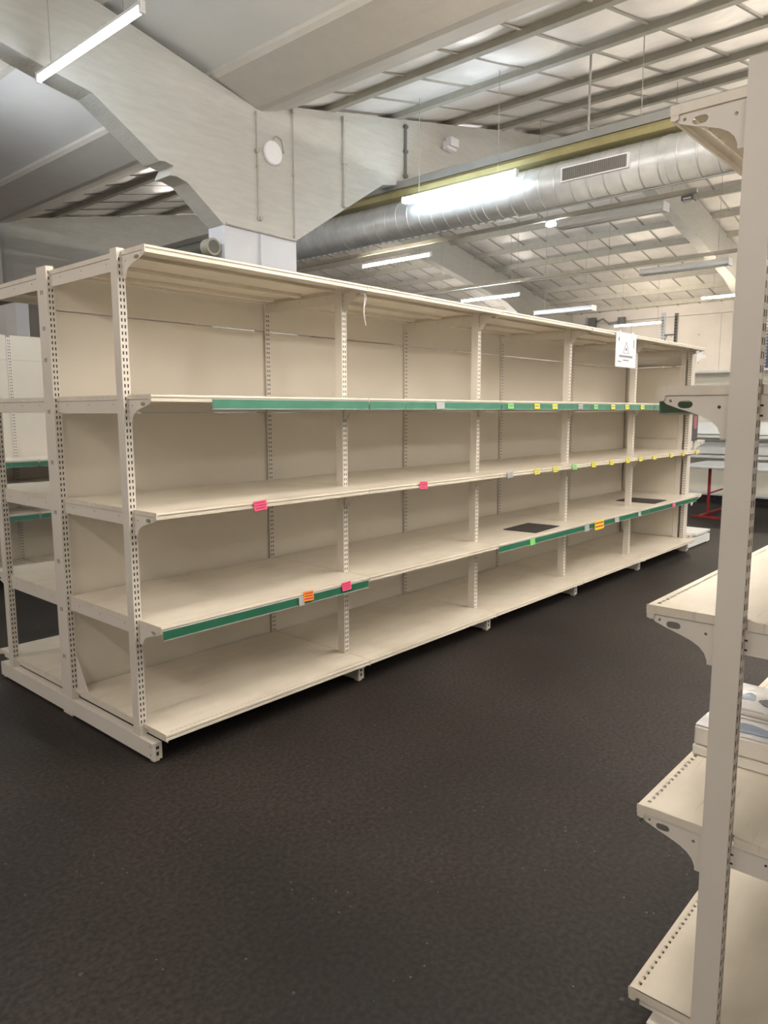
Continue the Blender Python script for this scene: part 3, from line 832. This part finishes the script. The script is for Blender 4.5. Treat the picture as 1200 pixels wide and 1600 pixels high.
lamp(9.02, .448, 1.648, 3.50, LAMPT, 'unlit strip lamp hanging left of the right foreground post', twin=True, wire=.14, lit=False)
lamp(11.34, 3.503, 4.703, 3.415, LAMPT, 'unlit strip lamp low above the far part of the gondola', twin=True, wire=zr(11.34) - 3.415 + .05, lit=False)
lamp(8.70, -1.1, .099, 3.6, LAMPT, 'unlit strip lamp right of the foreground post', twin=True, wire=zr(8.70) - 3.6 + .05, lit=False)
# unseen lamps added outside the frame at guessed spots to brighten the hall
UN = [(.57, 2.9, 4.1, 3.578, COOLB), (.57, -1.95, -.75, 3.578, WARM), (3.72, -3.4, -2.2, 3.475, WARM), (6.2, -2.9, -1.7, 3.6, WARM), (.57, -4.6, -3.4, 3.578, WARM), (-2.9, -1.2, .0, 3.578, NEUT), (-2.9, -4.6, -3.4, 3.578, NEUT),
      (-2.9, 2.2, 3.4, 3.578, NEUT), (-6.3, -1.2, .0, 3.578, NEUT), (-6.3, -4.6, -3.4, 3.578, NEUT), (-6.3, 2.2, 3.4, 3.578, NEUT), (-9.7, -2.0, -.8, 3.578, NEUT),
      (.57, -7.3, -6.1, 3.578, WARM), (3.72, -6.8, -5.6, 3.5, WARM), (6.2, -6.4, -5.2, 3.5, WARM), (9.0, -3.4, -2.2, 3.6, WARM), (9.0, -6.8, -5.6, 3.6, WARM), (13.66, -2.6, -1.4, 3.75, WARM), (11.0, 7.8, 9.0, 3.6, WARM), (6.2, 8.0, 9.2, 3.6, WARM), (15.2, 7.5, 8.7, 3.55, WARM)]
for k, (x, y0, y1, z, m) in enumerate(UN):
    lamp(x, y0, y1, z, m, 'added unseen strip lamp brightening the hall from out of view', wire=(zl(x) if x < 2 else zr(x)) - z + .05, group='added strip lamps out of view')

# small spot on the end of the unlit lamp, emergency lamp on the rail
t = thing('spot_lamp', (6.22, 1.56, 3.675), 'tiny bright spot lamp at the end of the unlit lamp beside the duct', 'lamp')
b = MB(); b.box(-.03, .03, -.06, .06, .012, .05); b.build('housing', LAMPG, t)
b = MB(); b.box(-.034, .026, -.055, .055, -.012, .012); b.build('lens', BLUE, t)
t = thing('emergency_lamp', (6.22, .02, 3.66), 'small square emergency lamp hanging at the end of the lamp rail', 'lamp')
b = MB(); b.box(-.05, .05, -.06, .06, 0, .045); b.build('housing', RACKG, t)
b = MB(); b.box(-.053, -.02, -.04, .04, .006, .022); b.box(-.04, .04, -.045, .045, -.004, .0); b.build('lens', WHITE, t)
b = MB(); b.tube([(0, 0, .045), (0, 0, .07)], .004, 6); b.build('suspension_wire', CABLE, t)

# fittings on the frame
t = thing('wireless_access_point', (2.454, 2.0, 3.622), 'round white wireless disc on the concrete frame above the column', 'access point')
b = MB(); b.tube([(0, 0, 0), (0, -.018, 0), (0, -.028, 0), (0, -.032, 0)], [.088, .094, .085, .05], 32); b.build('disc', WHITE, t, smooth=False)
b = MB(); b.tube([(0, -.0305, 0), (0, -.034, 0)], .028, 24); b.build('badge', LAMPG, t)
b = MB(); b.tube([(.01, -.006, .085), (.02, -.006, .12), (.055, -.006, .145), (.10, -.006, .13), (.115, -.006, .08), (.125, -.006, .03)], .004, 6); b.build('cable', CABLE, t)
t = thing('sensor_box', (4.81, 2.0, 4.275), 'small white sensor box on a bracket, high on the right rafter', 'sensor')
b = MB(); b.box(-.075, .055, -.012, 0, -.055, .03); b.build('bracket', WHITE, t)
b = MB(); b.box(-.055, .085, -.085, -.012, -.02, .065); bevel(b.build('body', WHITE, t), .008)
b = MB(); b.box(-.10, .06, -.075, -.012, -.065, -.03); bevel(b.build('sensor_head', LAMPG, t), .006)
for (x, z0, z1, r, m, lab) in ((3.276, 3.36, 4.13, .016, CONCR, 'cream conduit rising up the right haunch beside the duct'),
                               (4.12, 3.80, 4.29, .015, RACKG, 'short dark conduit high on the rafter above the twin lamp'),
                               (2.296, 3.07, 3.90, .006, TRUNK, 'thin grey conduit left of the white disc'),
                               (2.676, 2.99, 4.02, .006, TRUNK, 'thin grey cable right of the white disc')):
    b = MB(); b.tube([(x, 1.988, z0), (x, 1.988, z1)], r, 8)
    for z in (z0 + .02, (z0 + z1) / 2, z1 - .02): b.box(x - r * 1.5, x + r * 1.5, 1.985 - r, 2.0, z - .012, z + .012)
    tag(b.build('conduit', m), lab, 'conduit', 'conduits on the frame')
b = MB(); b.tube([(1.98, 1.988, 2.995), (2.30, 1.985, 2.99), (2.69, 1.988, 2.985)], .011, 8); tag(b.build('conduit', CONCR), 'horizontal conduit where the white column meets the cream frame', 'conduit', 'conduits on the frame')
b = MB(); b.box(2.30, 2.325, 1.975, 2.0, .3, 2.97); tag(b.build('conduit', WHITEP), 'white conduit running up the white column', 'conduit', 'conduits on the frame')
for x, z, s in ((2.292, 3.60, .018), (2.31, 3.09, .018)):
    b = MB(); b.tube([(x, 2.0, z), (x, 1.965, z)], s, 12); tag(b.build('junction_box', TRUNK), 'round junction box at the %s of the thin conduit left of the disc' % ('top' if z > 3.3 else 'foot'), 'junction box', 'junction boxes on the frame')
# pipe stub left of the column
t = thing('flue_pipe', (1.885, 2.03, 2.815), 'dark pipe with pale collar ending beside the white column above the gondola', 'pipe')
b = MB(); b.tube([(0, .06, 0), (0, 4.95, 0)], .058, 24); b.build('pipe', PIPE, t, smooth=True)
b = MB(); b.tube([(0, 0, 0), (0, .09, 0)], .064, 24); b.build('collar', COLLAR, t)
b = MB(); b.tube([(0, -.001, 0), (0, .004, 0)], .05, 24); b.build('end_cap', PIPE, t)
# brackets on the far wall
t = thing('wall_bracket', (17.78, 6.0, 3.95), 'pair of dark boxes joined by a curved pipe high on the far wall', 'bracket')
b = MB(); b.box(-.12, 0, .55, .75, -.15, .15); b.build('box', RACKG, t)
b = MB(); b.box(-.12, 0, -.28, -.10, -.12, .10); b.build('box', RACKG, t)
b = MB(); b.tube([(-.06, .55, .02), (-.06, .35, .10), (-.06, .15, -.06), (-.06, -.10, .0)], .025, 8); b.build('pipe', STEEL, t, smooth=True)

# ------------------------------------------------------------------ world, camera, view
w = bpy.data.worlds.new('World'); S.world = w; w.use_nodes = True
w.node_tree.nodes['Background'].inputs[0].default_value = (.02, .02, .022, 1)
cam = bpy.data.cameras.new('Camera'); co = bpy.data.objects.new('Camera', cam); COL.objects.link(co)
co.location = (-1.6333, -2.8314, 1.5585)
yaw, pitch, roll = .845, -.136, -.0018
fw = Vector((math.sin(yaw) * math.cos(pitch), math.cos(yaw) * math.cos(pitch), math.sin(pitch)))
rt = Vector((math.cos(yaw), -math.sin(yaw), 0)); up = rt.cross(fw)
r2 = rt * math.cos(roll) + up * math.sin(roll); u2 = -rt * math.sin(roll) + up * math.cos(roll)
co.rotation_euler = Matrix((r2, u2, -fw)).transposed().to_euler()
cam.sensor_fit = 'VERTICAL'; cam.sensor_height = 36; cam.lens = 1147.78 / 1600 * 36
cam.clip_start = .05; cam.clip_end = 100
S.camera = co
S.view_settings.view_transform = 'Standard'
S.view_settings.look = 'None'
S.view_settings.exposure = 2.3
S.view_settings.gamma = 1
S.view_settings.use_curve_mapping = False
